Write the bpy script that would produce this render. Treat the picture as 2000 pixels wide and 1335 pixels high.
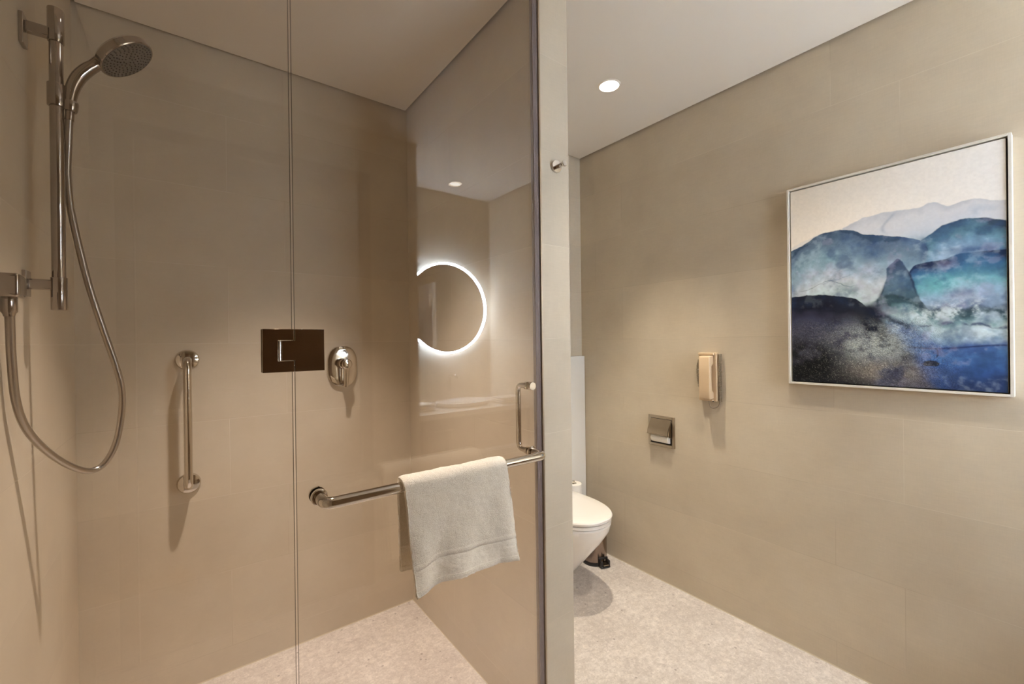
import bpy, bmesh, math, random
import numpy as np
from mathutils import Vector, Matrix
PI = math.pi
S = bpy.context.scene
for o in list(bpy.data.objects): bpy.data.objects.remove(o)

# ---------------------------------------------------------------- camera
HC = 1.267
YAW, PITCH, ROLL, FPX = 0.646145, -0.0012189, -0.0124655, 841.745
fw = Vector((math.sin(YAW)*math.cos(PITCH), math.cos(YAW)*math.cos(PITCH), math.sin(PITCH)))
r0 = Vector((math.cos(YAW), -math.sin(YAW), 0)); u0 = r0.cross(fw)
rr = r0*math.cos(ROLL) + u0*math.sin(ROLL); uu = -r0*math.sin(ROLL) + u0*math.cos(ROLL)
cam = bpy.data.cameras.new('camera'); camo = bpy.data.objects.new('camera', cam)
S.collection.objects.link(camo)
cam.sensor_fit = 'HORIZONTAL'; cam.sensor_width = 36; cam.lens = FPX/2000*36; cam.clip_start = 0.01
camo.matrix_world = Matrix(((rr.x, uu.x, -fw.x, 0), (rr.y, uu.y, -fw.y, 0), (rr.z, uu.z, -fw.z, HC), (0, 0, 0, 1)))
S.camera = camo
# ---------------------------------------------------------------- world, exposure, lamps
w = bpy.data.worlds.new('world'); S.world = w; w.use_nodes = True
w.node_tree.nodes['Background'].inputs[0].default_value = (1, .9, .8, 1)
w.node_tree.nodes['Background'].inputs[1].default_value = 0.02
S.view_settings.view_transform = 'Standard'; S.view_settings.look = 'None'
S.view_settings.gamma = 1; S.view_settings.use_curve_mapping = False
S.view_settings.exposure = -0.08
S.cycles.max_bounces = 10; S.cycles.diffuse_bounces = 6; S.cycles.glossy_bounces = 6
S.cycles.transparent_max_bounces = 24; S.cycles.transmission_bounces = 8
S.cycles.sample_clamp_indirect = 25
WARM = (1.0, .80, .58)
LAMPS = [  # x, y, watts, cone degrees, blend, colour
    ((0.31, 1.36), 205, 70, 1.0, (1, .87, .79)),      # over the shower
    ((1.513, 1.264), 108, 66, 1.0, (1, .90, .73)),      # over the toilet
    ((1.37, 0.52), 50, 96, 1.0, (1, .90, .77)),        # in front of the shower door
    ((1.544, -0.686), 22, 70, 1.0, (1, .92, .84)),     # over the vanity
]
CEIL = 2.40
for (p, wt, cone, bl, col) in LAMPS:
    L = bpy.data.lights.new('downlight_lamp', 'SPOT'); L.energy = wt; L.color = col
    L.spot_size = math.radians(cone); L.spot_blend = bl; L.shadow_soft_size = .03
    lo = bpy.data.objects.new('downlight_lamp', L); S.collection.objects.link(lo)
    lo.location = (p[0], p[1], CEIL - .02)

# ---------------------------------------------------------------- materials
def srgb(r, g, b):
    f = lambda c: (c/255/12.92) if c/255 <= .04045 else ((c/255+.055)/1.055)**2.4
    return (f(r), f(g), f(b), 1)
class NT:
    def __init__(s, name):
        s.m = bpy.data.materials.new(name); s.m.use_nodes = True
        s.t = s.m.node_tree; s.t.nodes.clear()
        s.out = s.n('ShaderNodeOutputMaterial')
    def n(s, typ, **kw):
        nd = s.t.nodes.new(typ)
        for k, v in kw.items(): setattr(nd, k, v)
        return nd
    def set(s, sock, v):
        if isinstance(v, bpy.types.NodeSocket): s.t.links.new(v, sock)
        elif v is not None: sock.default_value = v
    def math(s, op, a, b=None, c=None):
        nd = s.n('ShaderNodeMath', operation=op)
        s.set(nd.inputs[0], a)
        if b is not None: s.set(nd.inputs[1], b)
        if c is not None: s.set(nd.inputs[2], c)
        return nd.outputs[0]
    def mix(s, f, a, b, blend='MIX'):
        nd = s.n('ShaderNodeMix', data_type='RGBA', blend_type=blend)
        s.set(nd.inputs[0], f); s.set(nd.inputs[6], a); s.set(nd.inputs[7], b)
        return nd.outputs[2]
    def noise(s, vec, scale, detail=3, rough=.5):
        nd = s.n('ShaderNodeTexNoise'); s.set(nd.inputs['Vector'], vec)
        nd.inputs['Scale'].default_value = scale; nd.inputs['Detail'].default_value = detail
        nd.inputs['Roughness'].default_value = rough
        return nd.outputs[0]
    def ramp(s, f, stops):
        nd = s.n('ShaderNodeValToRGB'); s.set(nd.inputs[0], f)
        e = nd.color_ramp.elements
        while len(e) < len(stops): e.new(.5)
        for i, (p, c) in enumerate(stops): e[i].position = p; e[i].color = c
        return nd.outputs[0]
    def mapr(s, f, a, b, c, d):
        nd = s.n('ShaderNodeMapRange'); s.set(nd.inputs[0], f)
        for i, v in enumerate((a, b, c, d)): nd.inputs[i+1].default_value = v
        return nd.outputs[0]
    def pos(s): return s.n('ShaderNodeNewGeometry').outputs['Position']
    def vscale(s, v, sc):
        nd = s.n('ShaderNodeVectorMath', operation='MULTIPLY'); s.set(nd.inputs[0], v); nd.inputs[1].default_value = sc
        return nd.outputs[0]
    def bump(s, h, strength, dist=.001):
        nd = s.n('ShaderNodeBump'); nd.inputs['Strength'].default_value = strength
        nd.inputs['Distance'].default_value = dist; s.set(nd.inputs['Height'], h); return nd.outputs[0]
    def bsdf(s, col, rough=.5, metal=0, normal=None, spec=None, coat=0, sheen=0, ior=None):
        b = s.n('ShaderNodeBsdfPrincipled')
        s.set(b.inputs['Base Color'], col); s.set(b.inputs['Roughness'], rough); s.set(b.inputs['Metallic'], metal)
        if normal is not None: s.set(b.inputs['Normal'], normal)
        if spec is not None: b.inputs['Specular IOR Level'].default_value = spec
        if coat: b.inputs['Coat Weight'].default_value = coat; b.inputs['Coat Roughness'].default_value = .05
        if sheen: b.inputs['Sheen Weight'].default_value = sheen; b.inputs['Sheen Roughness'].default_value = .5
        s.t.links.new(b.outputs[0], s.out.inputs[0]); return b
def simple(name, col, rough=.5, metal=0, var=.03, scale=40, **kw):
    """plain material with a faint procedural variation of tone and gloss"""
    t = NT(name); n = t.noise(t.pos(), scale, 3)
    c = t.mix(t.mapr(n, .3, .7, 0, 1), tuple(x*(1-var) for x in col[:3])+(1,), tuple(min(1, x*(1+var)) for x in col[:3])+(1,))
    rg = t.mapr(n, .3, .7, max(0, rough-.02), rough+.02)
    t.bsdf(c, rg, metal, **kw); return t.m

def tile_mat(name, axis, off, parity_shift=.2, length=1.2, height=.2935):
    t = NT(name); p = t.pos(); sx = t.n('ShaderNodeSeparateXYZ'); t.set(sx.inputs[0], p)
    co = sx.outputs[0 if axis == 'x' else 1]; z = sx.outputs[2]
    rz = t.math('DIVIDE', t.math('SUBTRACT', z, .1), height)
    row = t.math('FLOOR', rz); par = t.math('FLOORED_MODULO', row, 2.0)
    u = t.math('DIVIDE', t.math('SUBTRACT', t.math('SUBTRACT', co, off), t.math('MULTIPLY', par, parity_shift)), length)
    # distance from joints in metres
    du = t.math('MULTIPLY', t.math('PINGPONG', u, .5), length)
    dz = t.math('MULTIPLY', t.math('PINGPONG', rz, .5), height)
    d = t.math('MINIMUM', du, dz)
    grout = t.mapr(d, .0006, .0014, 1, 0)
    cv = t.n('ShaderNodeCombineXYZ'); t.set(cv.inputs[0], t.math('FLOOR', u)); t.set(cv.inputs[1], row)
    wn = t.n('ShaderNodeTexWhiteNoise', noise_dimensions='2D'); t.set(wn.inputs['Vector'], cv.outputs[0])
    n1 = t.noise(p, 3.0, 5, .6)                                    # cloudy stone tone
    n2 = t.noise(t.vscale(p, (25, 25, 260)), 1.0, 3, .6)           # woven horizontal streaks
    n3 = t.noise(t.vscale(p, (300, 300, 30)), 1.0, 2, .6)          # woven vertical streaks
    base = t.mix(t.mapr(n1, .3, .7, 0, 1), srgb(196, 182, 160), srgb(208, 195, 173))
    f = t.math('MULTIPLY', t.mapr(wn.outputs[0], 0, 1, .965, 1.02),
               t.math('MULTIPLY', t.mapr(n2, .2, .8, .96, 1.03), t.mapr(n3, .2, .8, .975, 1.02)))
    sc = t.n('ShaderNodeVectorMath', operation='SCALE'); t.set(sc.inputs[0], base); t.set(sc.inputs['Scale'], f)
    gcol = t.mix(t.mapr(t.noise(p, 2.2, 2), .42, .58, 0, 1), srgb(176, 160, 136), srgb(222, 212, 194))
    col = t.mix(t.math('MULTIPLY', grout, .38), sc.outputs[0], gcol)
    sil = t.mapr(z, .004, .006, 1, 0)
    col = t.mix(sil, col, srgb(226, 216, 192))
    h = t.math('ADD', t.math('MULTIPLY', grout, -1.0), t.math('MULTIPLY', n2, .35))
    t.bsdf(col, t.mapr(n2, .2, .8, .46, .56), 0, normal=t.bump(h, .25, .0008), spec=.35)
    return t.m
TILE_Y = tile_mat('beige_wall_tile_y', 'y', .378)
TILE_X = tile_mat('beige_wall_tile_x', 'x', .13)
TILE_V = tile_mat('narrow_vanity_tile', 'x', .24, .2, .4, .0985)

def floor_mat():
    t = NT('pale_terrazzo_stone'); p = t.pos()
    n1 = t.noise(p, 5, 6, .65); n2 = t.noise(p, 38, 5, .7)
    v1 = t.n('ShaderNodeTexVoronoi', feature='F1'); t.set(v1.inputs['Vector'], p); v1.inputs['Scale'].default_value = 60
    v2 = t.n('ShaderNodeTexVoronoi', feature='F1'); t.set(v2.inputs['Vector'], p); v2.inputs['Scale'].default_value = 26
    c = t.mix(t.mapr(n2, .34, .66, 0, 1), srgb(192, 181, 171), srgb(222, 213, 203))
    c = t.mix(t.mapr(n1, .42, .68, 0, .5), c, srgb(176, 164, 154))
    c = t.mix(t.mapr(t.noise(p, 130, 3, .7), .50, .66, 0, .45), c, srgb(166, 152, 142))
    c = t.mix(t.mapr(t.noise(t.vscale(p, (1, 1.01, 1)), 85, 2, .6), .56, .66, 0, .35), c, srgb(236, 227, 216))
    sepc = t.n('ShaderNodeSeparateColor'); t.set(sepc.inputs[0], v1.outputs['Color'])
    chip = t.math('MULTIPLY', t.mapr(v1.outputs['Distance'], .22, .34, 1, 0), t.math('GREATER_THAN', sepc.outputs[0], .965))
    c = t.mix(t.math('MULTIPLY', chip, .6), c, srgb(128, 116, 108))
    sep2 = t.n('ShaderNodeSeparateColor'); t.set(sep2.inputs[0], v2.outputs['Color'])
    chip2 = t.math('MULTIPLY', t.mapr(v2.outputs['Distance'], .25, .4, 1, 0), t.math('GREATER_THAN', sep2.outputs[0], .80))
    c = t.mix(t.math('MULTIPLY', chip2, .28), c, srgb(233, 222, 209))
    t.bsdf(c, t.mapr(n2, .3, .7, .42, .55), spec=.3); return t.m
FLOOR = floor_mat()
CEILM = simple('ceiling_paint', srgb(232, 224, 212), .85, var=.01, scale=3)
CHROME = simple('polished_chrome', srgb(214, 208, 200), .06, 1, var=.02)
CHROME_SH = simple('shower_chrome', srgb(178, 170, 164), .10, 1, var=.03)
HINGE_M = simple('dark_mirror_steel', srgb(150, 134, 114), .13, 1, var=.03)
BRUSHED = simple('brushed_nickel', srgb(178, 164, 144), .30, 1, var=.02, scale=20)
WHITE_C = simple('white_ceramic', srgb(238, 233, 225), .12, 0, var=.005, coat=.5)
WHITE_P = simple('white_glass_panel', srgb(226, 222, 214), .18, 0, var=.005)
PAPER = simple('tissue_paper', srgb(240, 234, 224), .9, 0, var=.02, scale=200)
BLACKP = simple('black_plastic', srgb(26, 24, 24), .35, 0, var=.1)
STEEL = simple('brushed_bin_steel', srgb(150, 134, 124), .22, 1, var=.05, scale=90)
PHONE = simple('beige_phone_plastic', srgb(206, 180, 146), .42, 0, var=.01)
CORD = simple('taupe_cord_plastic', srgb(132, 118, 98), .45, 0, var=.04)
FRAME = simple('pale_silver_frame', srgb(222, 216, 204), .5, 0, var=.02)
DARKGAP = simple('dark_frame_gap', srgb(58, 50, 46), .8, 0, var=.05)
NOZZLE = simple('grey_nozzle_rubber', srgb(100, 94, 86), .5, 0, var=.05)
NOZZLE_D = simple('dark_nozzle_rubber', srgb(66, 62, 58), .6, 0, var=.05)
WOOD = simple('dark_veneer', srgb(134, 108, 82), .45, 0, var=.2, scale=9)
STONE = simple('white_counter_stone', srgb(226, 220, 210), .25, 0, var=.03, scale=12)
SLOT = simple('dark_recess', srgb(36, 30, 26), .7, 0, var=.1)

def glass_mat(name, tint, f0=.045, edge=False, gloss_boost=1.0):
    t = NT(name); g = t.n('ShaderNodeNewGeometry')
    dt = t.n('ShaderNodeVectorMath', operation='DOT_PRODUCT'); t.set(dt.inputs[0], g.outputs['Normal']); t.set(dt.inputs[1], g.outputs['Incoming'])
    c = t.math('ABSOLUTE', dt.outputs['Value'])
    k = t.math('POWER', t.math('SUBTRACT', 1.0, c), 5.0)
    F = t.math('ADD', t.math('MULTIPLY', k, 1-f0), f0)
    F = t.math('MINIMUM', t.math('MULTIPLY', F, gloss_boost), 1.0)
    tr = t.n('ShaderNodeBsdfTransparent'); tr.inputs[0].default_value = tint
    gl = t.n('ShaderNodeBsdfGlossy'); gl.inputs['Roughness'].default_value = 0.0; gl.inputs['Color'].default_value = (1, 1, 1, 1)
    mx = t.n('ShaderNodeMixShader'); t.set(mx.inputs[0], F)
    t.t.links.new(tr.outputs[0], mx.inputs[1]); t.t.links.new(gl.outputs[0], mx.inputs[2])
    t.t.links.new(mx.outputs[0], t.out.inputs[0]); return t.m
GLASS = glass_mat('clear_shower_glass', (.975, .97, .955, 1), f0=.05)
def seal_mat():
    t = NT('milky_seal_plastic'); b = t.bsdf(t.mix(t.noise(t.pos(), 20, 2), srgb(150, 134, 130), srgb(160, 146, 142)), .25)
    b.inputs['Alpha'].default_value = .38; return t.m
SEAL = seal_mat()
def edge_mat():
    t = NT('polished_glass_edge'); n = t.noise(t.pos(), 30, 2)
    t.bsdf(t.mix(n, srgb(112, 104, 88), srgb(138, 128, 108)), .2, .2); return t.m
GEDGE = edge_mat()
def emis(name, col, st):
    t = NT(name); e = t.n('ShaderNodeEmission'); e.inputs[0].default_value = col
    n = t.noise(t.pos(), 3, 1); t.set(e.inputs[1], t.mapr(n, 0, 1, st*.98, st*1.02))
    t.t.links.new(e.outputs[0], t.out.inputs[0]); return t.m
LAMP_E = emis('warm_downlight_diffuser', (1, .93, .82, 1), 9)
HALO_E = emis('cool_mirror_halo', (.66, .79, 1, 1), 240)
BACK_E = emis('cool_mirror_backlight', (.52, .70, 1, 1), 190)

# ---------------------------------------------------------------- mesh helpers
class MB:
    def __init__(s): s.v = []; s.f = []; s.mi = []
    def add(s, vs, fs, mi=0):
        b = len(s.v); s.v += [tuple(v) for v in vs]; s.f += [tuple(b+i for i in f) for f in fs]; s.mi += [mi]*len(fs); return s
    def box(s, x0, x1, y0, y1, z0, z1, mi=0):
        vs = [(x, y, z) for x in (x0, x1) for y in (y0, y1) for z in (z0, z1)]
        return s.add(vs, [(0, 1, 3, 2), (4, 6, 7, 5), (0, 4, 5, 1), (2, 3, 7, 6), (0, 2, 6, 4), (1, 5, 7, 3)], mi)
    def loft(s, rings, cap0=True, cap1=True, mi=0, closed=True):
        n = len(rings[0]); vs = [p for r in rings for p in r]; fs = []
        for i in range(len(rings)-1):
            for j in range(n if closed else n-1):
                a = i*n+j; b = i*n+(j+1) % n; fs.append((a, b, b+n, a+n))
        if cap0: fs.append(tuple(range(n-1, -1, -1)))
        if cap1: fs.append(tuple(range((len(rings)-1)*n, len(rings)*n)))
        return s.add(vs, fs, mi)
    def lathe(s, o, axis, prof, n=40, mi=0, cap0=True, cap1=True):
        """prof: (distance along axis, radius)"""
        o = Vector(o); ax = Vector(axis).normalized()
        a = ax.orthogonal().normalized(); b = ax.cross(a)
        rings = [[o+ax*h+(a*math.cos(2*PI*k/n)+b*math.sin(2*PI*k/n))*r for k in range(n)] for h, r in prof]
        return s.loft(rings, cap0, cap1, mi)
    def cyl(s, p, q, r, n=32, mi=0, ch=.0):
        p = Vector(p); q = Vector(q); L = (q-p).length
        pr = [(0, r), (L, r)] if ch <= 0 else [(0, r-ch), (ch*.3, r-ch*.3), (ch, r), (L-ch, r), (L-ch*.3, r-ch*.3), (L, r-ch)]
        return s.lathe(p, q-p, pr, n, mi)
    def tube(s, path, r, n=20, mi=0, cap=True):
        """path of points, r number or list; parallel-transport frames"""
        P = [Vector(p) for p in path]; N = len(P)
        R = r if isinstance(r, (list, tuple)) else [r]*N
        T = [((P[min(i+1, N-1)]-P[max(i-1, 0)]).normalized()) for i in range(N)]
        a = T[0].orthogonal().normalized(); rings = []
        for i in range(N):
            a = (a-T[i]*a.dot(T[i])).normalized(); b = T[i].cross(a)
            rings.append([P[i]+(a*math.cos(2*PI*k/n)+b*math.sin(2*PI*k/n))*R[i] for k in range(n)])
        return s.loft(rings, cap, cap, mi)
    def build(s, name, mats, parent=None, smooth=True, bevel=0, seg=2, ang=35):
        me = bpy.data.meshes.new(name); me.from_pydata(s.v, [], s.f); me.update()
        if not isinstance(mats, (list, tuple)): mats = [mats]
        for m in mats: me.materials.append(m)
        me.polygons.foreach_set('material_index', s.mi)
        bm = bmesh.new(); bm.from_mesh(me); bmesh.ops.recalc_face_normals(bm, faces=bm.faces); bm.to_mesh(me); bm.free()
        if smooth: me.shade_smooth(); me.set_sharp_from_angle(angle=math.radians(ang))
        o = bpy.data.objects.new(name, me); S.collection.objects.link(o)
        if parent is not None:
            o.parent = parent; o.matrix_parent_inverse = parent.matrix_world.inverted() if parent.type != 'EMPTY' else Matrix.Translation(-parent.location)
        if bevel:
            b = o.modifiers.new('bevel', 'BEVEL'); b.width = bevel; b.segments = seg; b.limit_method = 'ANGLE'; b.angle_limit = math.radians(50)
            me.shade_smooth(); me.set_sharp_from_angle(angle=math.radians(60))
        return o
def thing(name, label, cat, loc, group=None):
    o = bpy.data.objects.new(name, None); S.collection.objects.link(o); o.location = loc
    o.empty_display_size = .05; o['label'] = label; o['category'] = cat
    if group: o['group'] = group
    return o
def tag(o, label, cat, group=None):
    o['label'] = label; o['category'] = cat
    if group: o['group'] = group
    return o
def struct(o): o['kind'] = 'structure'; return o
def crom(pts, k=8):
    P = [Vector(p) for p in pts]; P = [P[0]*2-P[1]]+P+[P[-1]*2-P[-2]]; out = []
    for i in range(1, len(P)-2):
        for j in range(k):
            t = j/k; a, b, c, d = P[i-1], P[i], P[i+1], P[i+2]
            out.append(.5*((2*b)+(c-a)*t+(2*a-5*b+4*c-d)*t*t+(3*b-a-3*c+d)*t**3))
    out.append(P[-2]); return out
def bent(pts, rad, k=8):
    """polyline with rounded corners"""
    P = [Vector(p) for p in pts]; out = [P[0]]
    for i in range(1, len(P)-1):
        a = (P[i-1]-P[i]).normalized(); b = (P[i+1]-P[i]).normalized()
        s0 = P[i]+a*rad; s1 = P[i]+b*rad
        for j in range(k+1):
            t = j/k; out.append(s0*(1-t)**2+P[i]*2*t*(1-t)+s1*t*t)
    out.append(P[-1]); return out

# ---------------------------------------------------------------- room shell
XL, XR, PX0, PX1, GY, YB, YT, YA, YV, XA = -.295, 1.98, .875, .994, 1.003, 2.0, 1.897, -.29, -.904, 1.065
T = .06; ZT = 2.46
struct(MB().box(XL-T, XR+T, YV-T, YB+T, -.06, 0).build('floor', FLOOR, smooth=False))
struct(MB().box(XL-T, XL, YA-T, YB+T, 0, ZT).build('wall_left', TILE_Y, smooth=False))
struct(MB().box(XL, PX1, YB, YB+T, 0, ZT).build('wall_back', TILE_X, smooth=False))
struct(MB().box(PX0, PX1, GY, YB, 0, ZT).build('wall_partition', TILE_Y, smooth=False))
struct(MB().box(PX1, XR+T, YT, YT+T, 0, ZT).build('wall_toilet_back', TILE_X, smooth=False))
struct(MB().box(XR, XR+T, YV-T, YT, 0, ZT).build('wall_right', TILE_Y, smooth=False))
struct(MB().box(XL, XA, YA-T, YA, 0, ZT).build('wall_rear', TILE_X, smooth=False))
struct(MB().box(XA-T, XA, YV, YA-T, 0, ZT).build('wall_alcove', TILE_Y, smooth=False))
struct(MB().box(XA-T, XR, YV-T, YV, 0, ZT).build('wall_vanity', TILE_V, smooth=False))
g = .012
cb = MB()
for b in ((XL+g, PX0-g, YA+g, YB-g), (PX0-g, XR-g, YA+g, GY-g), (XA+g, XR-g, YV+g, YA+g), (PX1+g, XR-g, GY-g, YT-g)):
    cb.box(*b, CEIL, CEIL+.025)
cb.box(XL-T, XR+T, YV-T, YB+T, ZT, ZT+.03)
struct(cb.build('ceiling', CEILM, smooth=False))
# dark door behind the camera
dr = struct(MB().box(-.16, .72, YA, YA+.03, .005, 2.1).build('door_1', WOOD, bevel=.002))
fr = MB(); fr.box(-.22, -.165, YA, YA+.04, 0, 2.16); fr.box(.725, .78, YA, YA+.04, 0, 2.16); fr.box(-.22, .78, YA, YA+.04, 2.105, 2.16)
fr.build('door_frame', WOOD, dr, bevel=.002)
MB().tube(bent([(-.1, YA+.03, 1.0), (-.1, YA+.075, 1.0), (.02, YA+.075, 1.0)], .015), .009).build('door_handle', BRUSHED, dr)

# ---------------------------------------------------------------- downlights
def downlight(x, y, label):
    t = thing('downlight', label, 'ceiling light', (x, y, CEIL), 'recessed round downlights')
    MB().lathe((x, y, CEIL-.004), (0, 0, 1), [(0, .043), (0, .048), (.0045, .050), (.0045, .042), (.003, .042)], 48, cap0=False, cap1=False).build('trim_ring', CEILM, t)
    MB().lathe((x, y, CEIL-.0035), (0, 0, 1), [(0, .0425), (.003, .0425)], 48).build('diffuser', LAMP_E, t)
downlight(1.513, 1.264, 'bright round recessed downlight in the ceiling above the toilet')
downlight(1.544, -.686, 'round recessed downlight in front of the backlit mirror, seen reflected in the glass')
downlight(.31, 1.36, 'round recessed downlight over the shower')
downlight(1.37, .52, 'round recessed downlight in front of the partition wall end')

# ---------------------------------------------------------------- shower glass
def pane(name, x0, x1, z0, z1, parent=None):
    m = MB(); y0, y1 = GY-.001, GY+.009
    m.add([(x0, y0, z0), (x1, y0, z0), (x1, y0, z1), (x0, y0, z1), (x0, y1, z0), (x1, y1, z0), (x1, y1, z1), (x0, y1, z1)],
          [(0, 1, 2, 3), (5, 4, 7, 6)], 0)
    m.add([(x0, y0, z0), (x1, y0, z0), (x1, y0, z1), (x0, y0, z1), (x0, y1, z0), (x1, y1, z0), (x1, y1, z1), (x0, y1, z1)],
          [(0, 4, 5, 1), (2, 6, 7, 3), (0, 3, 7, 4), (1, 5, 6, 2)], 1)
    return m.build(name, [GLASS, GEDGE], parent, smooth=False)
SX = .1795
fx = thing('shower_screen', 'fixed clear glass panel of the shower, left of the hinge, beside the shower rail', 'shower screen', (XL, GY, 0))
pane('glass_pane', XL+.001, SX-.0025, .004, 2.397, fx)
m = MB().box(XL+.0005, XL+.012, GY-.006, GY-.0012, .003, 2.395); m.box(XL+.0005, XL+.012, GY+.0092, GY+.014, .003, 2.395)
m.build('wall_channel', CHROME, fx)
door = thing('shower_door', 'hinged clear glass shower door carrying the towel bar, right of the hinge', 'shower door', (SX, GY, 0))
pane('glass_pane', SX+.0025, .858, .010, 2.392, door)
m = MB(); m.box(.8582, .8625, GY-.003, GY+.011, .012, 2.39); m.box(.846, .8582, GY-.0035, GY-.0012, .012, 2.39); m.box(.846, .8582, GY+.0092, GY+.0115, .012, 2.39)
m.box(.8625, .868, GY+.002, GY+.006, .012, 2.39)
m.build('seal_strip', SEAL, door)
st = MB().box(.8685, .8748, GY-.004, GY+.012, .002, 2.397).build('trim_1', simple('pale_metal_channel', srgb(168, 152, 130), .35, .8), bevel=.001)
struct(st)
# hinge: the swinging plates are the part, the fixed plates and the pin its sub-parts
a0, a1, nx, z0, z1 = 1.2325, 1.2755, .149, 1.2095, 1.2985
YS = ((GY-.0095, GY-.0012), (GY+.0092, GY+.0172))
sx_ = SX+.0008
pl = [(sx_, z0), (.2385, z0), (.2385, z1), (sx_, z1), (sx_, a1-.001), (.156, a1-.001), (.156, a0+.001), (sx_, a0+.001)]
m = MB()
for y0, y1 in YS: m.loft([[(x, y0, z) for x, z in pl], [(x, y1, z) for x, z in pl]])
hg = m.build('hinge', HINGE_M, door, bevel=.0006); hg['label'] = 'square dark mirror-steel hinge joining the two glass panes'
x0, x1 = .121, SX-.0008
pl = [(x0, z0), (x1, z0), (x1, a0), (nx, a0), (nx, a1), (x1, a1), (x1, z1), (x0, z1)]
m = MB()
for y0, y1 in YS: m.loft([[(x, y0, z) for x, z in pl], [(x, y1, z) for x, z in pl]])
f_ = m.build('fixed_plate', HINGE_M, None, bevel=.0006)
p_ = MB().cyl((.1525, GY-.005, 1.2335), (.1525, GY-.005, 1.2745), .003).build('hinge_pin', CHROME, None)
for c_ in (f_, p_): c_.parent = hg
# towel bar and inside pull
BY, BZ = GY-.060, .936
tb = thing('towel_bar', 'polished chrome towel bar with inner pull handle, fixed through the shower door', 'towel bar', (.225, GY, BZ))
MB().tube(bent([(.225, GY-.004, BZ), (.225, BY, BZ), (.822, BY, BZ), (.822, GY-.004, BZ)], .022, 10), .0122, 28).build('bar', CHROME, tb)
for x in (.225, .822):
    MB().lathe((x, GY-.0012, BZ), (0, -1, 0), [(0, .0165), (.002, .0175), (.008, .0175), (.010, .0155)], 36).build('mounting_ring', CHROME, tb)
MB().lathe((.225, GY+.0092, BZ), (0, 1, 0), [(0, .0175), (.007, .0175), (.009, .015)], 36).build('back_cap', CHROME, tb)
MB().lathe((.822, GY-.0012, 1.133), (0, -1, 0), [(0, .0125), (.011, .0125), (.0125, .0115)], 36).build('screw_cap', CHROME, tb)
HY = GY+.058
MB().tube(bent([(.822, GY+.0095, 1.133), (.822, HY, 1.133), (.822, HY, BZ), (.822, GY+.0095, BZ)], .022, 10), .0085, 24).build('pull_handle', CHROME, tb)
for z in (1.133, BZ):
    MB().lathe((.822, GY+.0092, z), (0, 1, 0), [(0, .0125), (.008, .0125), (.010, .0115)], 32).build('mounting_ring', CHROME, tb)

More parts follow.
